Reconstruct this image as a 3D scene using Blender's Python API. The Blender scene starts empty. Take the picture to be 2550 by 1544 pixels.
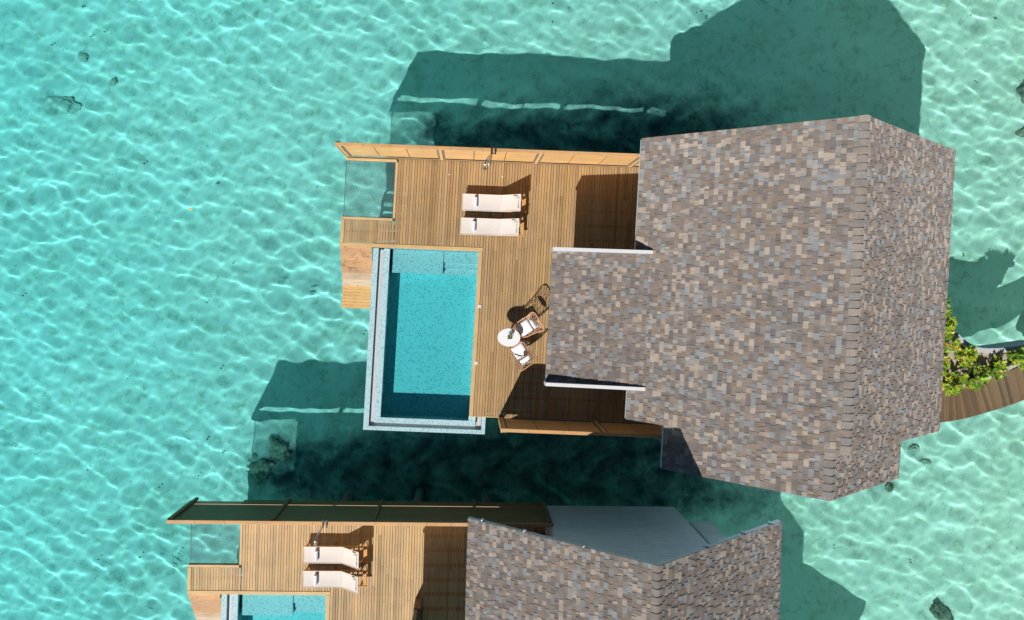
import bpy, math, random
import numpy as np
from mathutils import Vector, Matrix, noise
R = math.radians
C = bpy.context.scene.collection
sc = bpy.context.scene
random.seed(11)

# ------------------------------------------------------------------ camera, sky, sun, exposure
cam = bpy.data.cameras.new('camera'); cam_ob = bpy.data.objects.new('camera', cam); C.objects.link(cam_ob)
cam_ob.location = (0, 0, 25.6)
cam.sensor_width = 36; cam.lens = 1680/2550*36
cam.shift_x = 110/2550; cam.shift_y = -67/2550
cam.clip_end = 3000
sc.camera = cam_ob
world = bpy.data.worlds.new('World'); sc.world = world; world.use_nodes = True
wn = world.node_tree
sky = wn.nodes.new('ShaderNodeTexSky'); sky.sky_type = 'NISHITA'; sky.sun_disc = False
sky.sun_elevation = R(41.5); sky.sun_rotation = R(206.7); sky.air_density = 0.45; sky.dust_density = 0.0; sky.altitude = 300
wn.links.new(sky.outputs[0], wn.nodes['Background'].inputs[0])
wn.nodes['Background'].inputs[1].default_value = 0.05
sl = bpy.data.lights.new('sun', 'SUN'); sl.energy = 5.0; sl.angle = R(0.5); sl.color = (1.0, 0.965, 0.91)
sl.cycles.is_caustics_light = True
sun = bpy.data.objects.new('sun', sl); C.objects.link(sun)
sun.rotation_euler = Vector((-.507, -1.01, 1)).to_track_quat('Z', 'Y').to_euler()
sun.location = (-10, -20, 20)
sc.view_settings.view_transform = 'Standard'; sc.view_settings.look = 'None'
sc.view_settings.exposure = 0.16; sc.view_settings.gamma = 1
sc.render.engine = 'CYCLES'
sc.cycles.max_bounces = 8; sc.cycles.transmission_bounces = 8; sc.cycles.diffuse_bounces = 3

# ------------------------------------------------------------------ frames of reference
# each villa has its own local frame: origin at the deck's seaward corner by the pool, z = 0 on the deck
DECK = 1.6            # deck height above the water
BED = -1.85           # sea bed
K = 0.019             # slight skew of the villa's long walls
VIL = {1: ((-4.557, 1.329), R(-2.2)), 2: ((-9.99, -11.06), R(-0.55))}
def frame(v):
    (ox, oy), t = VIL[v]
    return Matrix.Translation((ox, oy, DECK)) @ Matrix.Rotation(t, 4, 'Z')
def sk(x, y): return x + K*y
def bedpt(px, py):    # a point on the sea bed
    s = 1/62.4
    return ((px-1165)*s, -(py-705)*s)

# ------------------------------------------------------------------ object helpers
def tag(o, label=None, cat=None, group=None, kind=None):
    if label: o['label'] = label
    if cat: o['category'] = cat
    if group: o['group'] = group
    if kind: o['kind'] = kind
    return o
def empty(name, loc=(0,0,0), rz=0, mat=None, label=None, cat=None, group=None):
    o = bpy.data.objects.new(name, None); C.objects.link(o); o.empty_display_size = .2
    m = Matrix.Translation(loc) @ Matrix.Rotation(rz, 4, 'Z')
    if mat is not None: m = mat @ m
    o.matrix_world = m
    return tag(o, label, cat, group)
def copy_tree(o, parent=None):
    c = o.copy(); C.objects.link(c)
    c.parent = parent
    for ch in list(o.children): copy_tree(ch, c)
    return c
def lin(r, g, b):
    f = lambda c: (c/255/12.92) if c/255 <= .04045 else ((c/255+.055)/1.055)**2.4
    return (f(r), f(g), f(b))

class MB:
    def __init__(s, org=(0,0,0), skew=False):
        s.v = []; s.f = []; s.c = []; s.sm = []; s.org = org; s.skew = skew
    def add(s, vs, fs, col=(1,1,1), smooth=False):
        n = len(s.v); s.v += [tuple(p) for p in vs]
        for f in fs: s.f.append(tuple(n+i for i in f)); s.c.append(col); s.sm.append(smooth)
    def box(s, x0, x1, y0, y1, z0, z1, col=(1,1,1)):
        s.add([(x0,y0,z0),(x1,y0,z0),(x1,y1,z0),(x0,y1,z0),(x0,y0,z1),(x1,y0,z1),(x1,y1,z1),(x0,y1,z1)],
              [(0,3,2,1),(4,5,6,7),(0,1,5,4),(1,2,6,5),(2,3,7,6),(3,0,4,7)], col)
    def cbox(s, x0, x1, y0, y1, z0, z1, col=(1,1,1), b=.006):   # top edges chamfered
        s.add([(x0,y0,z0),(x1,y0,z0),(x1,y1,z0),(x0,y1,z0),(x0,y0,z1-b),(x1,y0,z1-b),(x1,y1,z1-b),(x0,y1,z1-b),
               (x0+b,y0+b,z1),(x1-b,y0+b,z1),(x1-b,y1-b,z1),(x0+b,y1-b,z1)],
              [(0,3,2,1),(8,9,10,11),(0,1,5,4),(1,2,6,5),(2,3,7,6),(3,0,4,7),(4,5,9,8),(5,6,10,9),(6,7,11,10),(7,4,8,11)], col)
    def hexa(s, p, col=(1,1,1)):
        s.add(p, [(0,3,2,1),(4,5,6,7),(0,1,5,4),(1,2,6,5),(2,3,7,6),(3,0,4,7)], col)
    def prism(s, poly, z0, z1, col=(1,1,1)):
        n = len(poly); z0f = z0 if callable(z0) else (lambda x,y: z0); z1f = z1 if callable(z1) else (lambda x,y: z1)
        vs = [(x,y,z0f(x,y)) for x,y in poly]+[(x,y,z1f(x,y)) for x,y in poly]
        s.add(vs, [tuple(range(n))[::-1], tuple(range(n,2*n))]+[(i,(i+1)%n,n+(i+1)%n,n+i) for i in range(n)], col)
    def profile_y(s, prof, y0, y1, col=(1,1,1)):   # polygon in x,z extruded along y
        n = len(prof)
        s.add([(x,y0,z) for x,z in prof]+[(x,y1,z) for x,z in prof],
              [tuple(range(n)), tuple(range(n,2*n))[::-1]]+[(i,n+i,n+(i+1)%n,(i+1)%n) for i in range(n)], col)
    def tube(s, pts, r, n=6, col=(1,1,1), closed=False, caps=True):
        P = [Vector(p) for p in pts]; m = len(P); rings = []; prev = None
        rr = r if isinstance(r, (list, tuple)) else [r]*m
        for i in range(m):
            if closed: t = (P[(i+1)%m]-P[i-1]).normalized()
            else: t = (P[min(i+1,m-1)]-P[max(i-1,0)]).normalized()
            if prev is None: a = t.orthogonal().normalized()
            else:
                a = prev-t*prev.dot(t)
                a = a.normalized() if a.length > 1e-6 else t.orthogonal().normalized()
            prev = a; b = t.cross(a)
            rings.append([P[i]+(a*math.cos(2*math.pi*k/n)+b*math.sin(2*math.pi*k/n))*rr[i] for k in range(n)])
        vs = [p for g in rings for p in g]; fs = []
        for i in range(m if closed else m-1):
            j = (i+1)%m
            for k in range(n): fs.append((i*n+k, i*n+(k+1)%n, j*n+(k+1)%n, j*n+k))
        s.add(vs, fs, col, True)
        if caps and not closed:
            s.add(rings[0], [tuple(range(n))[::-1]], col); s.add(rings[-1], [tuple(range(n))], col)
    def lathe(s, prof, n=24, cx=0, cy=0, sx=1, sy=1, col=(1,1,1), smooth=True):
        vs = [(cx+r*sx*math.cos(2*math.pi*k/n), cy+r*sy*math.sin(2*math.pi*k/n), z) for r,z in prof for k in range(n)]
        fs = [(i*n+k, i*n+(k+1)%n, (i+1)*n+(k+1)%n, (i+1)*n+k) for i in range(len(prof)-1) for k in range(n)]
        s.add(vs, fs, col, smooth)
        s.add(vs[-n:], [tuple(range(n))], col); s.add(vs[:n], [tuple(range(n))[::-1]], col)
    def cushion(s, cx, cy, cz, w, d, h, col=(1,1,1), rot=None, n=8, e=3.2):
        vs = []; fs = []
        N = n*2
        for side in (1, -1):
            for i in range(N+1):
                for j in range(N+1):
                    u = 2*i/N-1; v = 2*j/N-1
                    k = max(0, (1-abs(u)**e)*(1-abs(v)**e))**.45
                    p = Vector((u*w/2*(1-.03*v*v), v*d/2*(1-.03*u*u), side*h/2*k))
                    if rot is not None: p = rot @ p
                    vs.append((cx+p.x, cy+p.y, cz+p.z))
        M = (N+1)**2
        for sidx in range(2):
            for i in range(N):
                for j in range(N):
                    a = sidx*M+i*(N+1)+j; q = (a, a+N+1, a+N+2, a+1)
                    fs.append(q if sidx == 0 else q[::-1])
        s.add(vs, fs, col, True)
    def build(s, name, mat, parent=None, label=None):
        ox, oy, oz = s.org
        vs = [((x+K*y if s.skew else x)-ox, y-oy, z-oz) for x,y,z in s.v]
        me = bpy.data.meshes.new(name); me.from_pydata(vs, [], s.f)
        a = me.color_attributes.new('col', 'FLOAT_COLOR', 'CORNER')
        arr = []
        for p in me.polygons: arr += list(tuple(s.c[p.index])+(1,))*p.loop_total
        a.data.foreach_set('color', arr)
        me.polygons.foreach_set('use_smooth', s.sm)
        me.materials.append(mat); me.update()
        o = bpy.data.objects.new(name, me); C.objects.link(o)
        if parent is not None: o.parent = parent
        if label: o['label'] = label
        return o

# ------------------------------------------------------------------ materials
def newmat(name):
    m = bpy.data.materials.new(name); m.use_nodes = True
    nt = m.node_tree; return m, nt, nt.nodes['Principled BSDF']
def nd(nt, t, **kw):
    n = nt.nodes.new(t)
    for k, v in kw.items():
        if k in n.inputs: n.inputs[k].default_value = v
        else: setattr(n, k, v)
    return n
def mixc(nt, fac, a, b, blend='MIX'):
    n = nt.nodes.new('ShaderNodeMix'); n.data_type = 'RGBA'; n.blend_type = blend
    for i, v in ((0, fac), (6, a), (7, b)):
        if isinstance(v, bpy.types.NodeSocket): nt.links.new(v, n.inputs[i])
        else: n.inputs[i].default_value = v if i == 0 else (tuple(v)+(1,))[:4]
    return n.outputs[2]
def ramp(nt, src, stops):
    r = nt.nodes.new('ShaderNodeValToRGB'); e = r.color_ramp.elements
    while len(e) < len(stops): e.new(.5)
    for i, (p, c) in enumerate(stops):
        e[i].position = p; e[i].color = (tuple(c)+(1,))[:4] if not isinstance(c, (int, float)) else (c, c, c, 1)
    nt.links.new(src, r.inputs[0]); return r.outputs[0]
def simple(name, col, rough=.6, metal=0, noise_amt=.12, scale=8, bump=0, sheen=0, use_col=False, spec=.5, transl=0):
    m, nt, b = newmat(name)
    tc = nd(nt, 'ShaderNodeTexCoord'); nz = nd(nt, 'ShaderNodeTexNoise', Scale=scale, Detail=5)
    nt.links.new(tc.outputs['Object'], nz.inputs['Vector'])
    base = col
    if use_col:
        at = nd(nt, 'ShaderNodeAttribute', attribute_name='col'); base = mixc(nt, 1.0, at.outputs['Color'], col, 'MULTIPLY')
    v = ramp(nt, nz.outputs['Fac'], [(.3, 1-noise_amt), (.7, 1.0)])
    c = mixc(nt, 1.0, base, v, 'MULTIPLY')
    nt.links.new(c, b.inputs['Base Color'])
    b.inputs['Roughness'].default_value = rough; b.inputs['Metallic'].default_value = metal
    b.inputs['Specular IOR Level'].default_value = spec
    if bump:
        bp = nd(nt, 'ShaderNodeBump', Strength=bump, Distance=.01); nz2 = nd(nt, 'ShaderNodeTexNoise', Scale=scale*12, Detail=4)
        nt.links.new(tc.outputs['Object'], nz2.inputs['Vector'])
        nt.links.new(nz2.outputs['Fac'], bp.inputs['Height']); nt.links.new(bp.outputs[0], b.inputs['Normal'])
    if transl:
        tr = nd(nt, 'ShaderNodeBsdfTranslucent'); nt.links.new(c, tr.inputs[0]); ms = nd(nt, 'ShaderNodeMixShader'); ms.inputs[0].default_value = transl
        nt.links.new(b.outputs[0], ms.inputs[1]); nt.links.new(tr.outputs[0], ms.inputs[2])
        nt.links.new(ms.outputs[0], nt.nodes['Material Output'].inputs[0])
    return m
def wood(name, axis='Y', tint=(1,1,1), contrast=.35, rough=.7, stain=0, spec=.25):
    m, nt, b = newmat(name)
    tc = nd(nt, 'ShaderNodeTexCoord'); at = nd(nt, 'ShaderNodeAttribute', attribute_name='col')
    off = nd(nt, 'ShaderNodeVectorMath', operation='SCALE'); off.inputs[3].default_value = 37.0
    nt.links.new(at.outputs['Color'], off.inputs[0])
    ad = nd(nt, 'ShaderNodeVectorMath', operation='ADD')
    nt.links.new(tc.outputs['Object'], ad.inputs[0]); nt.links.new(off.outputs[0], ad.inputs[1])
    mp = nd(nt, 'ShaderNodeMapping'); nt.links.new(ad.outputs[0], mp.inputs[0])
    mp.inputs['Scale'].default_value = {'Y': (22,1.1,22), 'X': (1.1,22,22), 'Z': (22,22,1.1)}[axis]
    n1 = nd(nt, 'ShaderNodeTexNoise', Scale=2.2, Detail=8, Roughness=.62, Distortion=.6); nt.links.new(mp.outputs[0], n1.inputs['Vector'])
    n2 = nd(nt, 'ShaderNodeTexNoise', Scale=1.3, Detail=4); nt.links.new(tc.outputs['Object'], n2.inputs['Vector'])
    base = mixc(nt, 1.0, at.outputs['Color'], tint, 'MULTIPLY')
    g = ramp(nt, n1.outputs['Fac'], [(.28, 1-contrast), (.5, 1.0), (.75, 1+contrast*.35)])
    c = mixc(nt, 1.0, base, g, 'MULTIPLY')
    g2 = ramp(nt, n2.outputs['Fac'], [(.3, (.86,.87,.9)), (.65, (1.04,1.02,1.0))])
    c = mixc(nt, 1.0, c, g2, 'MULTIPLY')
    if stain:
        n3 = nd(nt, 'ShaderNodeTexNoise', Scale=2.6, Detail=6, Roughness=.7); nt.links.new(ad.outputs[0], n3.inputs['Vector'])
        s_ = ramp(nt, n3.outputs['Fac'], [(.56, 0.0), (.66, stain)])
        c = mixc(nt, s_, c, (.16,.09,.05))
    nt.links.new(c, b.inputs['Base Color']); b.inputs['Roughness'].default_value = rough
    b.inputs['Specular IOR Level'].default_value = spec
    bp = nd(nt, 'ShaderNodeBump', Strength=.35, Distance=.004); nt.links.new(n1.outputs['Fac'], bp.inputs['Height']); nt.links.new(bp.outputs[0], b.inputs['Normal'])
    return m
M = {}
M['board'] = wood('deck_boards', 'Y', contrast=.25)
M['boardx'] = wood('timber_lengthways', 'X', contrast=.25)
M['trimy'] = wood('timber_edge', 'Y', contrast=.25)
M['stair'] = wood('weathered_treads', 'X', contrast=.45, stain=.55)
M['fence'] = wood('fence_timber', 'X', contrast=.22, rough=.6)
M['postz'] = wood('post_timber', 'Z', contrast=.25)
M['teak'] = wood('teak', 'X', tint=(.60,.33,.13), contrast=.3)
M['grey_strip'] = simple('grey_painted_strip', lin(120,115,105), .6, use_col=False)
M['white'] = simple('white_paint', (.68,.69,.70), .45, noise_amt=.05)
M['clad'] = None
M['sling'] = simple('woven_sling', lin(218,210,203), .85, noise_amt=.03, bump=.25, scale=20)
M['towel'] = simple('white_terry', (.76,.80,.90), .95, noise_amt=.06, bump=.6, scale=20)
M['cushion'] = simple('white_cushion', (.82,.83,.88), .9, noise_amt=.04, bump=.2)
M['rattan'] = simple('rattan', lin(222,160,118), .5, noise_amt=.3, scale=40)
M['weave'] = simple('pale_weave', lin(232,196,168), .5, noise_amt=.2, scale=40)
M['table'] = simple('white_table', (.80,.80,.80), .35, noise_amt=.03)
M['chrome'] = simple('brushed_steel', (.75,.76,.78), .2, metal=1, noise_amt=.05)
M['dark'] = simple('dark_metal', (.03,.03,.032), .5)
M['rope'] = simple('grey_net_rope', lin(96,118,124), .8)
M['concrete'] = simple('painted_concrete', (.50,.50,.52), .8, noise_amt=.12, scale=4)
M['pile'] = simple('pile_concrete', (.2,.2,.17), .9, noise_amt=.5, scale=3)
M['soil'] = simple('pale_gravel_soil', (.55,.47,.38), .95, noise_amt=.5, scale=25, bump=.8)
M['plaster'] = simple('grey_plaster', (.35,.36,.37), .8)
M['glazing'] = simple('dark_glazing', (.06,.07,.075), .25)
M['lowwall'] = simple('brown_grey_panel', lin(120,105,100), .7)
M['leaf'] = simple('bright_foliage', (1,1,1), .45, use_col=True, noise_amt=.25, scale=20, transl=.35)
M['stem'] = simple('woody_stem', (.12,.09,.05), .9)
M['rock'] = simple('algae_rock', (.42,.41,.32), .95, noise_amt=.7, scale=3, bump=1)
M['rock_pale'] = simple('pale_coral', (.70,.70,.60), .95, noise_amt=.45, scale=5, bump=1)
M['rock_mid'] = simple('olive_coral', (.40,.41,.31), .95, noise_amt=.75, scale=7, bump=1)
M['leafbrown'] = simple('dry_leaf', lin(225,190,120), .7)
def cladding():
    m, nt, b = newmat('blue_grey_cladding')
    tc = nd(nt, 'ShaderNodeTexCoord'); sp = nd(nt, 'ShaderNodeSeparateXYZ'); nt.links.new(tc.outputs['Object'], sp.inputs[0])
    mu = nd(nt, 'ShaderNodeMath', operation='MULTIPLY'); mu.inputs[1].default_value = 2*math.pi/.115; nt.links.new(sp.outputs['Z'], mu.inputs[0])
    si = nd(nt, 'ShaderNodeMath', operation='SINE'); nt.links.new(mu.outputs[0], si.inputs[0])
    nz = nd(nt, 'ShaderNodeTexNoise', Scale=3, Detail=6); nt.links.new(tc.outputs['Object'], nz.inputs[0])
    v = ramp(nt, nz.outputs['Fac'], [(.3, .88), (.7, 1.0)])
    c = mixc(nt, 1.0, (.70,.85,.92), v, 'MULTIPLY')
    l = ramp(nt, si.outputs[0], [(.0, .82), (.25, 1.0)]); c = mixc(nt, 1.0, c, l, 'MULTIPLY')
    nt.links.new(c, b.inputs['Base Color']); b.inputs['Roughness'].default_value = .6
    bp = nd(nt, 'ShaderNodeBump', Strength=.6, Distance=.02); nt.links.new(si.outputs[0], bp.inputs['Height']); nt.links.new(bp.outputs[0], b.inputs['Normal'])
    return m
M['clad'] = cladding()
def shingle():
    m, nt, b = newmat('asphalt_shingles')
    tc = nd(nt, 'ShaderNodeTexCoord'); at = nd(nt, 'ShaderNodeAttribute', attribute_name='col')
    n1 = nd(nt, 'ShaderNodeTexNoise', Scale=90, Detail=3); nt.links.new(tc.outputs['Object'], n1.inputs[0])
    n2 = nd(nt, 'ShaderNodeTexNoise', Scale=5, Detail=5); nt.links.new(tc.outputs['Object'], n2.inputs[0])
    c = mixc(nt, 1.0, at.outputs['Color'], ramp(nt, n1.outputs['Fac'], [(.3, .72), (.7, 1.18)]), 'MULTIPLY')
    c = mixc(nt, 1.0, c, ramp(nt, n2.outputs['Fac'], [(.3, .84), (.7, 1.08)]), 'MULTIPLY')
    nt.links.new(c, b.inputs['Base Color']); b.inputs['Roughness'].default_value = .95; b.inputs['Specular IOR Level'].default_value = .2
    if 'Diffuse Roughness' in b.inputs: b.inputs['Diffuse Roughness'].default_value = 0.6
    bp = nd(nt, 'ShaderNodeBump', Strength=.7, Distance=.004); nt.links.new(n1.outputs['Fac'], bp.inputs['Height']); nt.links.new(bp.outputs[0], b.inputs['Normal'])
    return m
M['shingle'] = shingle()
def mosaic(name, light, mid, dark, p_dark=.16):
    m, nt, b = newmat(name)
    tc = nd(nt, 'ShaderNodeTexCoord')
    sc_ = nd(nt, 'ShaderNodeVectorMath', operation='SCALE'); sc_.inputs[3].default_value = 1/.046
    nt.links.new(tc.outputs['Object'], sc_.inputs[0])
    ofs = nd(nt, 'ShaderNodeVectorMath', operation='ADD'); ofs.inputs[1].default_value = (.37,.41,.23); nt.links.new(sc_.outputs[0], ofs.inputs[0])
    fl = nd(nt, 'ShaderNodeVectorMath', operation='FLOOR'); nt.links.new(ofs.outputs[0], fl.inputs[0])
    wn_ = nd(nt, 'ShaderNodeTexWhiteNoise'); nt.links.new(fl.outputs[0], wn_.inputs['Vector'])
    c = ramp(nt, wn_.outputs['Value'], [(0, dark), (p_dark, mid), (p_dark+.3, light), (1, tuple(min(1, x*1.12) for x in light))])
    nt.nodes[-1].color_ramp.interpolation = 'CONSTANT'
    fr = nd(nt, 'ShaderNodeVectorMath', operation='FRACTION'); nt.links.new(ofs.outputs[0], fr.inputs[0])
    sp = nd(nt, 'ShaderNodeSeparateXYZ'); nt.links.new(fr.outputs[0], sp.inputs[0])
    gg = None
    for ax in 'XY':
        lt = nd(nt, 'ShaderNodeMath', operation='LESS_THAN'); lt.inputs[1].default_value = .1; nt.links.new(sp.outputs[ax], lt.inputs[0])
        if gg is None: gg = lt
        else:
            mx = nd(nt, 'ShaderNodeMath', operation='MAXIMUM'); nt.links.new(gg.outputs[0], mx.inputs[0]); nt.links.new(lt.outputs[0], mx.inputs[1]); gg = mx
    c = mixc(nt, gg.outputs[0], c, (.60,.76,.78))
    nt.links.new(c, b.inputs['Base Color']); b.inputs['Roughness'].default_value = .25; b.inputs['Specular IOR Level'].default_value = .35
    return m
M['mosaic'] = mosaic('pool_mosaic_pale', (.40,.60,.65), (.34,.54,.60), (.22,.40,.48))
M['mosaic_bench'] = mosaic('pool_mosaic_bench', (.66,.78,.80), (.56,.70,.74), (.30,.50,.60), .10)
M['mosaic_deep'] = mosaic('pool_mosaic_floor', (.20,.78,.81), (.17,.72,.75), (.06,.52,.60), .14)
def watermat(name, c0, c1=None, x0=-20, x1=22):
    m, nt, b = newmat(name); nt.nodes.remove(b)
    g = nd(nt, 'ShaderNodeBsdfGlass'); g.inputs['IOR'].default_value = 1.33; g.inputs['Roughness'].default_value = 0
    g.inputs['Color'].default_value = c0+(1,)
    if c1:
        tc = nd(nt, 'ShaderNodeTexCoord'); sp = nd(nt, 'ShaderNodeSeparateXYZ'); nt.links.new(tc.outputs['Object'], sp.inputs[0])
        nz = nd(nt, 'ShaderNodeTexNoise', Scale=.12, Detail=2); nt.links.new(tc.outputs['Object'], nz.inputs[0])
        a = nd(nt, 'ShaderNodeMath', operation='MULTIPLY_ADD'); a.inputs[1].default_value = 1/(x1-x0); a.inputs[2].default_value = -x0/(x1-x0)-.25
        nt.links.new(sp.outputs['X'], a.inputs[0])
        a2 = nd(nt, 'ShaderNodeMath', operation='MULTIPLY_ADD'); a2.inputs[1].default_value = .5; nt.links.new(nz.outputs['Fac'], a2.inputs[0]); nt.links.new(a.outputs[0], a2.inputs[2])
        nt.links.new(ramp(nt, a2.outputs[0], [(0, c0), (1, c1)]), g.inputs['Color'])
    nt.links.new(g.outputs[0], nt.nodes['Material Output'].inputs[0]); return m
M['sea'] = watermat('sea_water', (.45,.92,.96), (.68,.97,.93))
M['poolwater'] = watermat('pool_water', (.62,.95,.97))
def sandmat():
    m, nt, b = newmat('sea_bed_sand')
    tc = nd(nt, 'ShaderNodeTexCoord'); at = nd(nt, 'ShaderNodeAttribute', attribute_name='reef')
    def nz(s, d=6, r=.6, dist=0):
        n = nd(nt, 'ShaderNodeTexNoise', Scale=s, Detail=d, Roughness=r, Distortion=dist); nt.links.new(tc.outputs['Object'], n.inputs[0]); return n.outputs['Fac']
    c = mixc(nt, ramp(nt, nz(.35, 4), [(.35, 0.0), (.7, 1.0)]), (.88,.87,.80), (.79,.79,.71))
    c = mixc(nt, ramp(nt, nz(3.0, 8, .72, .5), [(.52, 0.0), (.66, .5)]), c, (.30,.34,.22))
    c = mixc(nt, ramp(nt, nz(.75, 9, .68), [(.50, 0.0), (.68, .45)]), c, (.48,.52,.38))
    c = mixc(nt, ramp(nt, nz(14, 6, .7), [(.60, 0.0), (.68, .4)]), c, (.22,.22,.15))
    # reef patches and painted shade: mask from the mesh, broken up by noise
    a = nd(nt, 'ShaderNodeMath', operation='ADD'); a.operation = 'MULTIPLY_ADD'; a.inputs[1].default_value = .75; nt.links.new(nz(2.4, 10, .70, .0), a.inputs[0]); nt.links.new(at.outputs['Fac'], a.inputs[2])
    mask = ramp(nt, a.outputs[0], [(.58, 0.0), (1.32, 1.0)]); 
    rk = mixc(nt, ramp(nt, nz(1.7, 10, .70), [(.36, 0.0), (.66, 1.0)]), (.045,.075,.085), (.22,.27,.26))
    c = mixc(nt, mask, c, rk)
    nt.links.new(c, b.inputs['Base Color']); b.inputs['Roughness'].default_value = 1; b.inputs['Specular IOR Level'].default_value = 0
    bp = nd(nt, 'ShaderNodeBump', Strength=.4, Distance=.012); nt.links.new(nz(5, 6), bp.inputs['Height']); nt.links.new(bp.outputs[0], b.inputs['Normal'])
    return m
M['sand'] = sandmat()

# ------------------------------------------------------------------ sea bed and sea
def axis(lo, hi, d, far, g=1.25):
    a = list(np.arange(lo, hi+d/2, d)); s = d
    while a[-1] < far: s *= g; a.append(a[-1]+s)
    s = d
    while a[0] > -far: s *= g; a.insert(0, a[0]-s)
    return np.array(a)
def grid(name, xs, ys, zf, mat):
    X, Y = np.meshgrid(xs, ys); Z = zf(X, Y)
    n, m = len(ys), len(xs); v = np.stack([X, Y, Z], -1).reshape(-1, 3).astype(np.float32)
    i = np.arange((n-1)*(m-1)); r = i//(m-1)*m+i%(m-1); f = np.stack([r, r+1, r+m+1, r+m], -1).astype(np.int32)
    me = bpy.data.meshes.new(name); me.vertices.add(len(v)); me.vertices.foreach_set('co', v.ravel())
    me.loops.add(f.size); me.loops.foreach_set('vertex_index', f.ravel()); me.polygons.add(len(f))
    me.polygons.foreach_set('loop_start', np.arange(len(f), dtype=np.int32)*4)
    me.polygons.foreach_set('use_smooth', np.ones(len(f), bool)); me.update(); me.validate()
    me.materials.append(mat)
    o = bpy.data.objects.new(name, me); C.objects.link(o); return o, X, Y
rng = np.random.default_rng(5)
WV = []
for k in range(90):
    L = rng.uniform(.30, 1.35); a = rng.normal(1.45, .62)
    WV.append((2*math.pi/L, math.cos(a), math.sin(a), rng.uniform(0, 6.28), 0.00112*L**1.22))
def wave(X, Y):
    Z = np.zeros_like(X)
    for q, ca, sa, ph, am in WV: Z += am*np.sin(q*(X*ca+Y*sa)+ph)
    Z *= 0.76+.20*np.sin(X*.31+1.3*np.sin(Y*.23))*np.sin(Y*.37+.9*np.sin(X*.19)+.6)
    fade = np.clip(1-(np.maximum(np.abs(X)-26, np.abs(Y)-17))/5, 0, 1)
    return Z*fade
water, _, _ = grid('water', axis(-25, 27, .055, 900), axis(-18, 16, .055, 900), wave, M['sea'])
tag(water, 'clear turquoise lagoon water with rippled light', None, None, 'structure')
water.cycles.is_caustics_caster = True
REEF_SHADE = [  # px, py, rx, ry, strength : reef, the strong ones also painting shade onto the bed, in the sea bed's own scale
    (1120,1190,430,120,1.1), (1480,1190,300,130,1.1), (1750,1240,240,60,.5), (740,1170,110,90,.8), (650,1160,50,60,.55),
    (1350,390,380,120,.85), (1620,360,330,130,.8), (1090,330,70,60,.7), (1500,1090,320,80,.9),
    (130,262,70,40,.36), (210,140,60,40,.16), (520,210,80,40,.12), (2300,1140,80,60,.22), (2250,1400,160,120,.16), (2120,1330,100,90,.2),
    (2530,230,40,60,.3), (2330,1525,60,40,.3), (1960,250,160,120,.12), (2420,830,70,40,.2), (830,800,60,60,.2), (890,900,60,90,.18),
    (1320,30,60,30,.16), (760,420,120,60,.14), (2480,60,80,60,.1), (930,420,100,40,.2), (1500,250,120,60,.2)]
def reef_shade_mask(X, Y):
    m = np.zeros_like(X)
    for px, py, rx, ry, s in REEF_SHADE:
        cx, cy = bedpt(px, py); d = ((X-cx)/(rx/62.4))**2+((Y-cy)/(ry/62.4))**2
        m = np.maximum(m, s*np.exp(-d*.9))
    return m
def bedz(X, Y):
    Z = BED+.06*np.sin(X*.45+1)*np.cos(Y*.37)+.03*np.sin(X*1.3+Y*.8)+.02*np.sin(Y*2.1-X*.6)
    mk = reef_shade_mask(X, Y)
    bump = .5+.5*np.sin(X*2.9+np.sin(Y*2.3)*1.7)*np.sin(Y*3.3+np.sin(X*1.9)*1.5)
    return Z+mk*bump*.55
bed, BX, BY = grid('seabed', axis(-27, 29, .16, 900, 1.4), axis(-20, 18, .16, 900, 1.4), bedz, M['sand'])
at = bed.data.attributes.new('reef', 'FLOAT', 'POINT'); at.data.foreach_set('value', reef_shade_mask(BX, BY).ravel().astype(np.float32))
tag(bed, 'pale sandy lagoon bed with dark reef patches', None, None, 'structure')

# ------------------------------------------------------------------ rocks and floating things
def rock_mesh(name, r, seed, mat='rock'):
    import bmesh
    bm = bmesh.new(); bmesh.ops.create_icosphere(bm, subdivisions=4, radius=1)
    for v in bm.verts:
        n = v.co.copy(); d = 1+.45*noise.noise(n*1.3+Vector((seed*7.1, 0, 0)))+.25*noise.noise(n*3.5+Vector((0, seed*3.3, 0)))+.1*noise.noise(n*9)
        v.co = Vector((n.x*d*r[0], n.y*d*r[1], n.z*d*r[2]))
    me = bpy.data.meshes.new(name); bm.to_mesh(me); bm.free()
    for p in me.polygons: p.use_smooth = True
    me.materials.append(M[mat]); return me
ROCKS = [
    ((150,262),(.75,.42,.10),'coral_head','large olive coral plate lying alone under the far left water','coral'),
    ((103,272),(.32,.22,.07),'coral_head','smaller coral mound left of the large coral plate','coral'),
    ((208,143),(.22,.16,.06),'coral_head','small dark coral clump above the large left coral plate','coral'),
    ((283,206),(.16,.12,.08),'rock','tiny dark rock in clear water right of the left coral','rock'),
    ((695,1118),(.50,.36,.26),'coral_head','pale coral boulder at the sunlit edge of the deep shadow','coral'),
    ((650,1165),(.62,.50,.30),'coral_head','round coral boulder in shadow above the lower fence end','coral'),
    ((2272,1116),(.13,.20,.10),'rock','small oval stone just right of the roof corner','rock'),
    ((2300,1148),(.24,.12,.07),'rock','flat green stone below the oval stone by the roof corner','rock'),
    ((2210,1211),(.17,.16,.10),'rock','round dark stone off the lower right edge of the shingle roof','rock'),
    ((2338,1524),(.50,.30,.24),'rock','dark rock under the bottom edge at lower right','rock'),
    ((2545,232),(.36,.42,.3),'rock','dark brown rock at the upper right edge','rock'),
    ((2552,330),(.22,.45,.2),'rock','narrow dark rock below the brown rock at the right edge','rock'),
]
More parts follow.
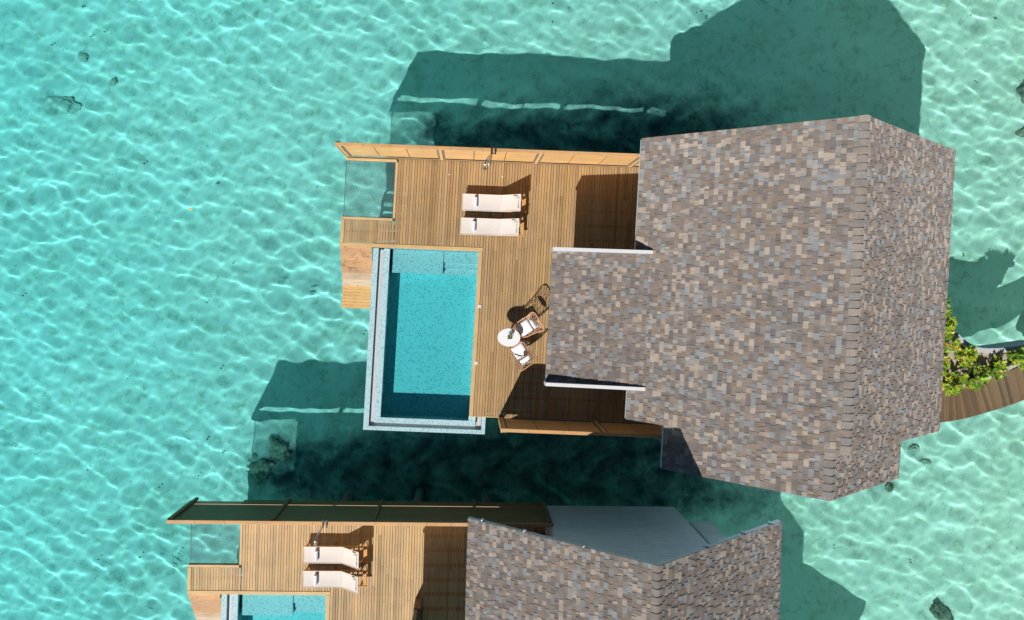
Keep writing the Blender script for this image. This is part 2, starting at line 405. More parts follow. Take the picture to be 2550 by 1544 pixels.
for i, (pp, r, nm, lb, ct) in enumerate(ROCKS):
    x, y = bedpt(*pp); me = rock_mesh(nm, r, i+1, 'rock_mid' if i in (4, 5) else ('rock_pale' if i < 8 else 'rock'))
    o = bpy.data.objects.new(nm, me); C.objects.link(o); o.location = (x, y, BED+r[2]*.45); o.rotation_euler[2] = i*1.3
    tag(o, lb, ct)
me = rock_mesh('rock', (.42,.26,.75), 40); o = bpy.data.objects.new('rock', me); C.objects.link(o); o.location = (21.9, -2.35, -.55)
tag(o, 'brown rock breaking the water beside the white planter wall', 'rock')
# leaf litter lying on the bed
mb = MB()
rr = random.Random(3)
for k in range(520):
    x = rr.uniform(-20, 22); y = rr.uniform(-14, 12)
    if k % 3: x, y = px_+rr.gauss(0, .5), py_+rr.gauss(0, .35)
    px_, py_ = x, y
    z = BED+.14; s = rr.choice([.015, .02, .03, .055])*rr.uniform(.6, 1.3); a = rr.uniform(0, 6.28)
    pts = []
    for j in range(5):
        t = a+j*1.257; q = s*rr.uniform(.4, 1.1); pts.append((x+q*math.cos(t), y+q*.55*math.sin(t), z+rr.uniform(-.02, .02)))
    mb.add(pts+[(p[0], p[1], p[2]-.012) for p in pts], [(0,1,2,3,4), (9,8,7,6,5)]+[(j, 5+j, 5+(j+1)%5, (j+1)%5) for j in range(5)])
o = mb.build('leaf_litter', M['stem']); tag(o, 'scattered dark scraps of leaf and coral rubble on the sand bed', 'debris', None, 'stuff')
mb = MB(); n = 12
pts = [(.075*math.cos(t*6.283/n), .045*math.sin(t*6.283/n)*(1.2 if t < 6 else .8), .012*math.cos(t*6.283/n)**2) for t in range(n)]
mb.add(pts+[(x, y, z-.006) for x, y, z in pts], [tuple(range(n)), tuple(range(n, 2*n))[::-1]]+[(j, n+j, n+(j+1)%n, (j+1)%n) for j in range(n)])
o = mb.build('floating_leaf', M['leafbrown']); o.location = ((475-1165)/65.6, -(521-705)/65.6, .03)
tag(o, 'single yellow leaf floating alone on the open water', 'leaf')

# ------------------------------------------------------------------ the villas
def wcol(base, var=.12, warm=.05):
    v = 1+random.uniform(-var, var); w = random.uniform(-warm, warm)
    return (base[0]*v*(1+w*.5), base[1]*v, base[2]*v*(1-w*2))
SHING = [(lin(196,181,166), .17), (lin(150,132,116), .23), (lin(122,116,115), .21), (lin(148,138,134), .22), (lin(156,163,168), .17)]
def shcol():
    t = random.random(); s = 0
    for c, p in SHING:
        s += p
        if t <= s: break
    v = random.uniform(.84, 1.06); return tuple(lerp(x, m_, .38)*v for x, m_ in zip(c, lin(146,137,131)))
def lerp(a, b, t): return a+(b-a)*t
def shingles(mb, e0, e1, r0, r1, course=.138):
    """tabs of laminated shingle over the slope eave e0-e1 to ridge r0-r1"""
    e0, e1, r0, r1 = map(Vector, (e0, e1, r0, r1))
    nrm = (r0-e0).cross(e1-e0).normalized()
    if nrm.z < 0: nrm = -nrm
    n = max(1, round((r0-e0).length/course)); W = (e1-e0).length
    for i in range(n):
        u0, u1 = i/n, (i+1)/n
        A0 = lerp(e0, r0, u0); B0 = lerp(e1, r1, u0); A1 = lerp(e0, r0, u1); B1 = lerp(e1, r1, u1)
        v = 0; last = None; hi = random.random() < .5
        while v < 1:
            w = random.choice([.06, .09, .12, .12, .16, .16, .2])*random.uniform(.9, 1.1)/W
            v1 = min(1, v+w)
            if 1-v1 < .04/W: v1 = 1
            t = .024 if hi else .010
            if random.random() < .78: hi = not hi
            c = shcol()
            q = [lerp(A0, B0, v), lerp(A0, B0, v1), lerp(A1, B1, v1), lerp(A1, B1, v)]
            top = [q[0]+nrm*(t+.006), q[1]+nrm*(t+.006), q[2]+nrm*t*.6, q[3]+nrm*t*.6]
            mb.add(q+top, [(4,5,6,7), (0,1,5,4), (1,2,6,5), (3,0,4,7), (2,3,7,6)], c)
            v = v1
def slab(mb, e0, e1, r0, r1, t=.2):
    e0, e1, r0, r1 = map(Vector, (e0, e1, r0, r1)); d = Vector((0,0,t)); g = Vector((0,0,.002))
    mb.hexa([e0-d, e1-d, r1-d, r0-d, e0-g, e1-g, r1-g, r0-g])
def ridge_caps(mb, x, z, y0, y1, hw=.15, sl=.72):
    y = y0; 
    while y < y1-.02:
        l = .215; ya = y; yb = min(y+l+.03, y1+.01); c = shcol(); c = tuple(lerp(a, b_, .6) for a, b_ in zip(c, lin(150,142,136)))
        lo, hi = .022, .046
        def sec(yy, t): return [(x-hw, yy, z-hw*sl+t), (x-.035, yy, z-.015+t), (x+.035, yy, z-.015+t), (x+hw, yy, z-hw*sl+t)]
        a = sec(ya, lo); b = sec(yb, hi); a2 = sec(ya, lo-.03); b2 = sec(yb, hi-.03)
        vs = a+b+a2+b2
        mb.add(vs, [(0,4,5,1), (1,5,6,2), (2,6,7,3), (8,0,1,9), (9,1,2,10), (10,2,3,11), (0,8,12,4), (3,7,15,11), (4,12,13,5), (5,13,14,6), (6,14,15,7)], c)
        y += l

def build_villa_house(v):
    org = (14.95, -.8, 0); lab = {1: 'grey shingled overwater villa whose flat lower wing reaches over the deck by the chairs',
                                 2: 'shingled villa at the bottom edge showing its blue-grey gable wall below the fence'}[v]
    root = empty('overwater_villa', org, 0, frame(v), lab, 'villa', 'overwater villas'); 
    EX0, EX1, RX, Y0, Y1, ZE, ZR = 9.90, 19.88, 14.94, -5.29, 3.67, 2.5, 6.1
    YR1 = Y1+.03
    def part(n, f, mat, parent=root, label=None):
        mb = MB(org, True); f(mb); return mb.build(n, mat, parent, label)
    def f(mb):
        shingles(mb, (EX0,Y0,ZE), (EX0,Y1,ZE), (RX,Y0-.05,ZR), (RX,YR1,ZR))
        shingles(mb, (EX1,Y1,ZE), (EX1,Y0,ZE), (RX,YR1,ZR), (RX,Y0-.05,ZR))
    roof = part('main_roof', f, M['shingle'])
    part('ridge_cap', lambda mb: ridge_caps(mb, RX, ZR, Y0-.05, YR1), M['shingle'], roof)
    def f(mb):
        slab(mb, (EX0+.01,Y0+.01,ZE), (EX0+.01,Y1-.01,ZE), (RX,Y0-.04,ZR), (RX,YR1-.01,ZR), .2)
        slab(mb, (EX1-.01,Y1-.01,ZE), (EX1-.01,Y0+.01,ZE), (RX,YR1-.01,ZR), (RX,Y0-.04,ZR), .2)
    part('fascia', f, M['clad'], roof)
    for x in () if v == 1 else (10.35, 11.6, 13.2, 16.7, 18.2, 19.4):
        z = ZE+(min(x-EX0, EX1-x))*.7218; part('bracket', lambda mb: mb.box(x-.05, x+.05, Y1+.004, Y1+.05, z-.17, z-.02), M['clad'], roof)
    # rear extension
    X0, X1, XR, y0, y1, ze, zr = 11.02, 18.45, 14.86, -6.74, -5.24, 2.85, 5.52
    def f(mb):
        shingles(mb, (X0,y0,ze), (X0,y1,ze), (XR,y0,zr), (XR,y1,zr))
        shingles(mb, (X1,y1,ze), (X1,y0,ze), (XR,y1,zr), (XR,y0,zr))
    rr_ = part('rear_roof', f, M['shingle'])
    part('ridge_cap', lambda mb: ridge_caps(mb, XR, zr, y0, y1-.05, .17), M['shingle'], rr_)
    def f(mb):
        slab(mb, (X0+.01,y0+.01,ze), (X0+.01,y1,ze), (XR,y0+.01,zr), (XR,y1,zr), .18)
        slab(mb, (X1-.01,y1,ze), (X1-.01,y0+.01,ze), (XR,y1,zr), (XR,y0+.01,zr), .18)
    part('fascia', f, M['clad'], rr_)
    # wing roof
    wx0, wx1, wy0, wy1, wz0, wz1 = 7.28, 10.42, -4.20, -.02, 2.40, 2.84
    wr = part('wing_roof', lambda mb: shingles(mb, (wx0,wy0,wz0), (wx0,wy1,wz0), (wx1,wy0,wz1), (wx1,wy1,wz1)), M['shingle'])
    part('roof_deck', lambda mb: slab(mb, (wx0+.01,wy0,wz0), (wx0+.01,wy1,wz0), (wx1,wy0,wz1), (wx1,wy1,wz1), .14), M['clad'], wr)
    def fascia(ya, yb):
        def g(mb):
            mb.hexa([(7.26,ya,2.24), (10.36,ya,2.62), (10.36,yb,2.62), (7.26,yb,2.24), (7.26,ya,2.67), (10.36,ya,2.90), (10.36,yb,2.90), (7.26,yb,2.67)])
        return g
    part('wing_fascia', fascia(-.018, .09), M['white'], wr)
    part('wing_fascia', fascia(-4.31, -4.203), M['white'], wr)
    # walls
    def zr_(x): return ZE-.22+min(x-EX0, EX1-x)*.7218
    def body(x0, x1, y0_, y1_, zb=-.25, fz=zr_):
        xs = [x0] + ([RX] if x0 < RX < x1 else []) + [x1]
        def g(mb): mb.profile_y([(x0, zb), (x1, zb)]+[(x, fz(x)) for x in reversed(xs)], y0_, y1_)
        return g
    part('gable_wall', body(12.67, 17.3, 2.3, 3.2, -.2), M['clad'])
    part('wall', body(11.4, 18.0, -4.9, 2.296, -.24), M['glazing'])
    part('side_wall', body(17.85, 18.6, 0, 2.7, -.21), M['clad'])
    part('rear_wall', body(11.6, 17.9, -6.4, -4.904, -.22, lambda x: ze-.2+min(x-X0, X1-x)*.7), M['clad'])
    for x in (8.2, 10.2):
        for y in (-4.1, -.16): part('wing_post', lambda mb: mb.box(x-.06, x+.06, y-.06, y+.06, .002, 2.3), M['glazing'])
    if v == 2:
        part('low_wall', lambda mb: mb.box(8.12, 8.37, -3.6, -.08, .002, .75), M['lowwall'])
    return root

DBASE = {1: lin(177,145,103), 2: lin(196,167,126)}  # lower deck's brighter sheen is put into its paler colour
TRIM = {1: lin(205,173,126), 2: lin(212,184,140)}
def build_deck(v):
    org = (6, 0, 0); D = DBASE[v]; T = TRIM[v]
    lab = {1: 'large brown plank deck around the pool with two loungers and the dining set', 2: 'paler plank deck behind the lower fence with its own net and loungers'}[v]
    root = empty('wooden_deck', org, 0, frame(v), lab, 'deck', 'timber decks over the water')
    PT, GAP = .0985, .0125
    def boards(mb, x0, x1, y0, y1, split=True):
        n = round((x1-x0)/PT); p = (x1-x0)/n
        for i in range(n):
            a = x0+i*p; y = y0; first = True
            while y < y1-.01:
                l = random.uniform(2.2, 4.6) if split else 99
                ye = min(y+l, y1)
                if y1-ye < .6: ye = y1
                c = wcol(D, .13, .05)
                if random.random() < .10: c = tuple(q*.80 for q in c)
                if random.random() < .06: c = (c[0]*1.0, c[1]*.93, c[2]*.90)
                zt = random.uniform(-.003, 0)
                g = GAP*random.uniform(.75, 1.35)
                mb.cbox(a+g/2, a+p-g/2, y+.002, ye-.002, -.030+zt, zt, c, .003)
                y = ye
    mb = MB(org, True)
    boards(mb, .13, 1.90, .142, .948); boards(mb, 1.92, 5.085, .142, 3.18); boards(mb, 5.095, 12.65, -5.86, 3.18)
    mb.build('deck_boards', M['board'], root)
    for a, mt in (((0, 5.09, .0, .13, -.17, .006), 'boardx'), ((0.0, 1.83, .955, 1.05, -.14, .012), 'boardx'), ((.05, 1.86, 3.055, 3.15, -.14, .012), 'boardx'),
                  ((4.94, 5.088, -5.90, -.002, -.17, .005), 'trimy'), ((0, .125, .136, .948, -.17, .004), 'trimy'), ((1.826, 1.912, 1.056, 3.05, -.14, .004), 'trimy')):
        mb = MB(org, True); mb.cbox(*a, wcol(T, .03), .008); mb.build('edge_trim', M[mt], root)
    mb = MB(org, True)
    for y in np.arange(-5.7, 3.2, .52):
        x0 = 5.1 if y < .05 else (2.0 if y > 1.0 else .05)
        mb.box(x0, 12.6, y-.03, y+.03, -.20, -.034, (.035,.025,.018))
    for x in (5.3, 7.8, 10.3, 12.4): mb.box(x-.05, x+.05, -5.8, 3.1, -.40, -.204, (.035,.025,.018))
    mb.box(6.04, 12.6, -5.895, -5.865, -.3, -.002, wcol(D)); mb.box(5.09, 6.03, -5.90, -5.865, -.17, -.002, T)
    mb.box(.06, 12.6, 3.184, 3.213, -.3, -.002, wcol(D))
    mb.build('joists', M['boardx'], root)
    for (x, y) in [(2.9, 1.9), (5.3, 2.9), (5.3, -2.6), (5.4, -5.6), (8, 2.9), (8, -1.3), (8, -5.5), (10.6, 2.9), (10.6, -5.5)]:
        mb = MB(org, True); mb.tube([(x, y, -.41), (x, y, -3.6)], .15, 16); mb.build('piling', M['pile'], root)
    # net
    mb = MB(org, True); x0, x1, y0, y1, z = .06, 1.82, 1.055, 3.05, -.05
    def clip(px, py, dx, dy):
        t0, t1 = -9, 9
        for p, d, lo, hi in ((px, dx, x0, x1), (py, dy, y0, y1)):
            a, b = (lo-p)/d, (hi-p)/d; a, b = min(a, b), max(a, b); t0 = max(t0, a); t1 = min(t1, b)
        return (t0, t1)
    step = .062; cx, cy = (x0+x1)/2, (y0+y1)/2
    for sgn in (1, -1):
        dx, dy = .80, .60*sgn; nx, ny = -dy, dx
        for k in range(-40, 41):
            px, py = cx+nx*k*step, cy+ny*k*step; t0, t1 = clip(px, py, dx, dy)
            if t1-t0 > .02:
                def zz(x, y): return z-.05*math.sin(math.pi*(x-x0)/(x1-x0))*math.sin(math.pi*(y-y0)/(y1-y0))
                pts = [(px+dx*lerp(t0, t1, q), py+dy*lerp(t0, t1, q)) for q in (0, .25, .5, .75, 1)]
                mb.tube([(x, y, zz(x, y)) for x, y in pts], .0062, 4, caps=False)
    net = mb.build('hammock_net', M['rope'], root, 'grey diamond mesh net stretched over the water')
    mb = MB(org, True); mb.tube([(x0,y0,z), (x1,y0,z), (x1,y1,z), (x0,y1,z)], .016, 8, closed=True); mb.build('edge_rope', M['rope'], net)
    if True:
        for (x, y) in [(3.75, 2.69), (5.64, 2.69)]:
            mb = MB(org, True); mb.lathe([(.028, .001), (.028, .012), (.018, .016)], 14, x, y); mb.build('deck_light', M['white'], root)
        for (x, y) in [(5.09, -1.96), (5.08, -3.98)]:
            mb = MB(org, True); mb.cbox(x-.055, x+.055, y-.055, y+.055, .002, .018, (1,1,1), .004); mb.build('skimmer_cover', M['white'], root)
    return root

def build_pool(v):
    org = (3.4, -3.3, -.15)
    lab = {1: 'rectangular blue mosaic plunge pool filled with turquoise water beside the deck', 2: 'pale mosaic pool corner with bench, cut by the bottom edge'}[v]
    root = empty('plunge_pool', org, 0, frame(v), lab, 'pool', 'plunge pools')
    def part(n, f, mat, parent=root, label=None):
        mb = MB(org, True); f(mb); return mb.build(n, mat, parent, label)
    FZ = -.92
    def f(mb):
        mb.box(1.18, 1.37, -6.54, -.03, -1.2, -.15); mb.box(1.373, 5.54, -6.54, -6.40, -1.2, -.15); mb.box(5.40, 5.54, -6.397, -5.91, -1.2, -.15)
        mb.box(1.373, 1.557, -6.397, -.03, -1.2, -.42); mb.box(1.56, 5.397, -6.397, -6.262, -1.2, -.42); mb.box(5.185, 5.397, -6.26, -5.91, -1.2, -.42)
    part('outer_ledge', f, M['mosaic'])
    def f(mb):
        mb.box(1.56, 1.78, -6.26, -.03, -1.6, -.118); mb.box(1.783, 5.18, -6.26, -6.07, -1.6, -.118)
        mb.box(4.95, 5.18, -6.067, -.04, -1.6, -.178 if False else -.18); mb.box(4.93, 5.18, -6.067, -5.905, -.177, -.118)
        mb.box(1.783, 4.947, -.03, .1, -1.6, -.18)
    part('pool_wall', f, M['mosaic'])
    part('pool_floor', lambda mb: mb.box(1.783, 4.947, -6.067, -.033, -1.6, FZ), M['mosaic_deep'])
    part('bench', lambda mb: mb.box(1.86, 3.70, -.88, -.036, FZ+.003, -.36), M['mosaic_bench'])
    def f(mb):
        mb.box(3.703, 4.944, -.44, -.036, FZ+.003, -.42); mb.box(3.703, 4.944, -.65, -.443, FZ+.003, -.56); mb.box(3.703, 4.944, -.88, -.653, FZ+.003, -.72)
    part('pool_steps', f, M['mosaic_bench'])
    def f(mb):
        for x0, x1, y0, y1, ax in ((1.385,1.545,-6.26,-.05,'y'), (1.385,5.39,-6.385,-6.275,'x'), (5.20,5.385,-6.26,-5.93,'y')):
            p = .028; 
            if ax == 'y':
                n = int((y1-y0)/p)
                for i in range(n): mb.box(x0, x1, y0+i*p, y0+i*p+.019, -.29, -.27)
                mb.box((x0+x1)/2-.008, (x0+x1)/2+.008, y0, y1, -.268, -.262)
            else:
                n = int((x1-x0)/p)
                for i in range(n): mb.box(x0+i*p, x0+i*p+.019, y0, y1, -.29, -.27)
    part('drain_grating', f, M['white'])
    mb = MB(org, True); n = 24; mx = 40; vs = []; fs = []
    for j in range(mx+1):
        for i in range(n+1):
            x = lerp(1.779, 4.951, i/n); y = lerp(-6.071, -.028, j/mx)
            vs.append((x, y, -.128+.0006*math.sin(x*5.1+y*2.3)+.0005*math.sin(y*6.7-x*3.1)))
    for j in range(mx):
        for i in range(n): a = j*(n+1)+i; fs.append((a, a+1, a+n+2, a+n+1))
    mb.add(vs, fs, (1,1,1), True)
    w = mb.build('pool_water', M['poolwater'], root); w.cycles.is_caustics_caster = True
    for (x, y) in [(1.6, -1.0), (1.6, -5.8), (5.0, -6.2)]:
        mb = MB(org, True); mb.tube([(x, y, -1.21), (x, y, -3.6)], .18, 16); mb.build('piling', M['pile'], root)
    return root

def build_stairs(v):
    org = (.56, -1.2, -.6)
    lab = {1: 'short weathered wooden stair left of the pool with a landing over the sea', 2: 'weathered wooden stair at the bottom edge left of the lower pool'}[v]
    root = empty('wooden_stairs', org, 0, frame(v), lab, 'stairs', 'stairs down to the sea')
    b = lin(205,165,125)
    for i in range(6):
        z = -.13-.15*i; y = -.236*i
        mb = MB(org, True); c = wcol(b, .10, .06)
        if i == 4: c = lin(200,178,150)
        if i == 5: c = lin(212,192,165)
        mb.cbox(.0, 1.13, y-.245, y-.003, z-.04, z, c, .006)
        mb.build('stair_tread', M['stair'], root)
    mb = MB(org, True)
    for i in range(7):
        mb.cbox(.0, 1.11, -1.42-.118*(i+1)+.005, -1.42-.118*i-.004, -1.03, -.99, wcol(lin(218,172,110), .08), .004)
    mb.build('landing', M['boardx'], root)
    mb = MB(org, True)
    for x in (.06, 1.02):
        mb = MB(org, True); mb.hexa([(x,-1.42,-1.30), (x+.05,-1.42,-1.30), (x+.05,-.01,-.42), (x,-.01,-.42), (x,-1.42,-1.045), (x+.05,-1.42,-1.045), (x+.05,-.01,-.18), (x,-.01,-.18)], (.3,.2,.1))
        mb.box(x, x+.05, -2.22, -1.43, -1.2, -1.04, (.3,.2,.1))
        mb.build('stringer', M['boardx'], root)
    for x, y in ((.1, -2.15), (1.0, -2.15)):
        mb = MB(org, True); mb.box(x-.05, x+.05, y-.05, y+.05, -3.6, -1.205, (.25,.18,.1)); mb.build('post', M['postz'], root)
    return root

def build_fence(v, north=True):
    y, s = (3.215, 1) if north else (-5.90, -1)
    x0, x1 = (.08, 12.66) if north else (6.04, 13.5)
    org = ((x0+x1)/2, y, 0); F = lin(216,173,118)
    lab = {(1, True): 'long tan timber privacy fence above the net and shower, its sunny face showing', (1, False): 'brown timber privacy fence below the dining chairs, running under the shingle roof',
           (2, True): 'dark-backed timber privacy fence behind the lower deck, with upright posts on its shaded face'}[(v, north)]
    root = empty('privacy_fence', org, 0, frame(v), lab, 'fence', 'timber privacy fences')
    H = 1.9; w = x1-x0
    # bays of three sheets between pairs of uprights
    posts = [x for x in (.13, 3.46, 6.79, 10.12, 12.6)] if north else [6.09, 9.42, 12.75]
    t0, t1 = sorted((y+s*.0, y+s*.02))
    for a, b in zip(posts[:-1], posts[1:]):
        n = max(1, round((b-a)/1.11)); q = (b-a-.12)/n
        for k in range(n):
            xa, xb = a+.06+k*q, a+.06+(k+1)*q
            mb = MB(org, True)
            m = 16; hh = (H-.04-.16)/m; c0 = wcol(F, .04, .02)
            for r in range(m):
                mb.box(xa+(.012 if k else 0), xb-(.012 if k < n-1 else 0), t0, t1-.001*(r % 2), .16+r*hh, .16+(r+1)*hh, tuple(u*random.uniform(.94, 1.05) for u in c0))
            mb.build('fence_panel', M['fence'], root)
            if k:
                mb = MB(org, True); z0_, z1_ = sorted((y+s*.012, y+s*.0198)); mb.box(xa-.011, xa+.011, z0_, z1_, .16, H-.045); mb.build('joint_strip', M['dark'], root)
    OUT_SHADE = lin(118,110,78)  # outer side tone, darkened so its shade sits in the colour
    for a in posts:
        mb = MB(org, True); p0, p1 = sorted((y+s*.034, y+s*.12)); mb.box(a-.05, a+.05, p0, p1, -.35, H-.045, wcol(OUT_SHADE, .08)); mb.build('fence_post', M['postz'], root)
        mb = MB(org, True)   # flat upright on the deck side with a grey strip either side
        q0, q1 = sorted((y-s*.03, y-s*.002)); mb.box(a-.045, a+.045, q0, q1, .02, H-.045, wcol(F, .05)); o = mb.build('upright', M['postz'], root)
        for sg in (-1, 1):
            if a == posts[0] and sg < 0: continue
            mb = MB(org, True); q0, q1 = sorted((y-s*.014, y-s*.002)); mb.box(a+sg*.085-.037, a+sg*.085+.037, q0, q1, .1, H-.06); mb.build('grey_strip', M['grey_strip'], o)
    for a, b in zip(posts[:-1], posts[1:]):   # boards on the outer face, shade painted into their tone
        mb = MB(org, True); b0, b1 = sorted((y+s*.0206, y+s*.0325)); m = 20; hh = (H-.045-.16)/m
        for k in range(m): mb.box(a+.002, b-.002, b0, b1+(.001*(k%2) if s > 0 else 0), .16+k*hh, .16+(k+1)*hh, wcol(OUT_SHADE, .10))
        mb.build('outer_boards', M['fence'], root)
    # cap rail in lengths
    mb = MB(org, True); xx = x0-.06; c0, c1 = sorted((y-s*.032, y+s*.085))
    while xx < x1:
        l = random.uniform(.8, 1.15); e = min(xx+l, x1); mb.cbox(xx+.002, e-.002, c0, c1, H-.04, H+random.uniform(-.003, .003), wcol(lin(205,160,112), .07), .005); xx = e
    mb.build('cap_rail', M['fence'], root)
    mb = MB(org, True); p0, p1 = sorted((y+s*.0, y+s*.02)); mb.box(x0+(1.75 if north else 0), x1, p0, p1, -.42, -.03, wcol(OUT_SHADE)); mb.build('skirt_board', M['fence'], root)
    # returned end board
    mb = MB(org, True); r0, r1 = sorted((y-s*.04, y+s*.12)); mb.box(x0-.05, x0-.015, r0, r1, .0, H-.05, wcol(F, .05)); mb.build('end_board', M['postz'], root)
    return root

def build_shower(v):
    org = (5.20, 3.13, 0)
    lab = {1: 'curved chrome shower arm rising in front of the tan fence', 2: 'curved chrome shower arm hooked over the lower fence rail'}[v]
    root = empty('outdoor_shower', org, 0, frame(v), lab, 'shower', 'outdoor showers')
    mb = MB(org)
    pts = [(5.20, 3.13, .004), (5.20, 3.13, 1.7)]
    for t in np.linspace(0, 1, 12): pts.append((5.20-.20*math.sin(t*1.57), 3.13-.52*t, 1.75+.42*math.sin(t*2.3)))
    mb.tube(pts, .027, 12); mb.build('pipe', M['chrome'], root)
    e = pts[-1]; mb = MB(org); mb.lathe([(.028, e[2]-.0), (.03, e[2]-.02), (.075, e[2]-.05), (.075, e[2]-.065), (.05, e[2]-.068)], 18, e[0], e[1]); mb.build('shower_head', M['chrome'], root)
    mb = MB(org); mb.tube([(5.20, 3.13, 1.1), (5.12, 3.06, 1.1)], .02, 10); mb.tube([(5.12, 3.06, 1.1), (5.05, 3.03, 1.13)], .012, 8); mb.build('tap', M['chrome'], root)
    for x in (5.22, 5.34):
        mb = MB(org); mb.box(x-.028, x+.028, 3.10, 3.36, 1.903, 1.93); mb.build('bracket', M['dark'], root)
    mb = MB(org); mb.lathe([(.07, .002), (.07, .014), (.03, .02)], 18, 5.20, 3.13); mb.build('base_plate', M['chrome'], root)
    return root

LW = .57
def build_lounger():
    root = empty('sun_lounger'); 
    tk = (1, 1, 1)
    mb = MB()   # side rails and cross rails
    for y in (-.265, .265): mb.cbox(.02, 2.24, y-.02, y+.02, .235, .295, tk, .005)
    mb.cbox(.03, .09, -.243, .243, .24, .285, tk, .004)
    mb.cbox(1.30, 1.35, -.243, .243, .24, .285, tk, .004); mb.cbox(2.09, 2.22, -.243, .243, .25, .275, tk, .004); mb.cbox(1.72, 1.78, -.243, .243, .24, .27, tk, .004)
    mb.build('frame', M['teak'], root)
    for x in (.10, 2.02):
        for y in (-.265, .265):
            mb = MB(); mb.hexa([(x-.03, y-.018, 0), (x+.03, y-.018, 0), (x+.03, y+.018, 0), (x-.03, y+.018, 0),
                                (x-.04, y-.018, .233), (x+.04, y-.018, .233), (x+.04, y+.018, .233), (x-.04, y+.018, .233)]); mb.build('leg', M['teak'], root)
    mb = MB()   # seat and back stretcher bars under the sling
    for y in (-.25, .25):
        mb.tube([(.02, y, .318), (1.34, y, .318)], .014, 8); mb.tube([(1.36, y, .322), (2.0, y, .782)], .014, 8)
    mb.build('back_frame', M['teak'], root)
    mb = MB()
    for y in (-.19, .19): mb.tube([(1.80, y, .62), (2.10, y, .28)], .013, 8)
    mb.tube([(1.80, -.19, .62), (1.80, .19, .62)], .011, 8)
    mb.build('back_support', M['teak'], root)
    # sling: thin sheet with rolled hems that sags between the rails
    def sheet(p0, p1, z0, z1, sag):
        mb = MB(); n, m = 10, 12; vs = []; fs = []
        for th in (0, -.006):
            for i in range(n+1):
                for j in range(m+1):
                    u, w = i/n, j/m; y = lerp(-LW/2, LW/2, w); x = lerp(p0, p1, u); z = lerp(z0, z1, u)-sag*math.sin(math.pi*w)**1.2*(.4+.6*math.sin(math.pi*u))+th
                    vs.append((x, y, z))
        Mn = (n+1)*(m+1)
        for i in range(n):
            for j in range(m):
                a = i*(m+1)+j; fs.append((a, a+m+1, a+m+2, a+1)); b_ = a+Mn; fs.append((b_, b_+1, b_+m+2, b_+m+1))
        mb.add(vs, fs, (1,1,1), True)
        for y in (-LW/2, LW/2): mb.tube([(p0, y, z0), (p1, y, z1)], .012, 8)
        mb.tube([(p0, -LW/2, z0), (p0, LW/2, z0)], .011, 8); mb.tube([(p1, -LW/2, z1), (p1, LW/2, z1)], .011, 8)
        return mb
    sheet(0, 1.345, .335, .335, .018).build('seat_sling', M['sling'], root)
    bk = sheet(1.357, 2.0, .338, .80, .018).build('back_sling', M['sling'], root)
    mb = MB(); dz = .462/.643
    def on(x, y, o=.012): return (x, y, .338+(x-1.357)*dz+o)
    mb.add([on(1.80,-.16), on(1.93,-.16), on(1.93,.16), on(1.80,.16), on(1.80,-.16,.0), on(1.93,-.16,.0), on(1.93,.16,.0), on(1.80,.16,.0)],
           [(0,1,2,3), (4,0,3,7), (1,5,6,2), (0,4,5,1), (3,2,6,7)]); mb.build('headrest', M['sling'], bk)
    mb = MB()
    mb.tube([on(1.93,-.13,.014), on(1.93,.10,.014)], .0045, 6)
    for y in (-.19, -.12, .17): mb.tube([on(1.90,y,.03), on(1.95,y,.012)], .008, 6)
    mb.add([on(1.76,.235,.012), on(1.90,.215,.014), on(1.90,.245,.014), on(1.76,.262,.012), on(1.76,.235,.03), on(1.90,.215,.018), on(1.90,.245,.018), on(1.76,.262,.03)], [(4,5,6,7), (0,1,5,4), (1,2,6,5), (2,3,7,6), (3,0,4,7)], (.5,.5,.5))
    mb.build('strap', M['grey_strip'], bk)
    return root
def build_towel():
    root = empty('rolled_towel')
    mb = MB(); n = 24; R0 = .075
    pts = []
    for k in range(n*3):      # spiral section extruded sideways
        t = k/n*2*math.pi; r = .018+(R0-.018)*k/(n*3-1); pts.append((r*math.cos(t), R0+.002+r*math.sin(t)))
    mb2 = MB(); L = .165
    vs = [(x, -L+.004*math.sin(i*.9), z) for i, (x, z) in enumerate(pts)]+[(x, L+.004*math.cos(i*.7), z) for i, (x, z) in enumerate(pts)]; m = len(pts)
    mb2.add(vs, [(i, i+1, m+i+1, m+i) for i in range(m-1)], (1,1,1), True)
    inner = [(x*.90, R0+.002+(z-R0-.002)*.90) for x, z in pts[-n:]]
    mb2.add([(x, -L+.006, z) for x, z in inner], [tuple(range(n))]); mb2.add([(x, L-.006, z) for x, z in inner], [tuple(range(n))[::-1]])
    mb2.build('towel_roll', M['towel'], root)
    return root

HOUSE, DECKS, POOLS = {}, {}, {}
for v in (1, 2):
    build_villa_house(v); build_deck(v); build_pool(v); build_stairs(v); build_fence(v, True); build_shower(v)
build_fence(1, False)

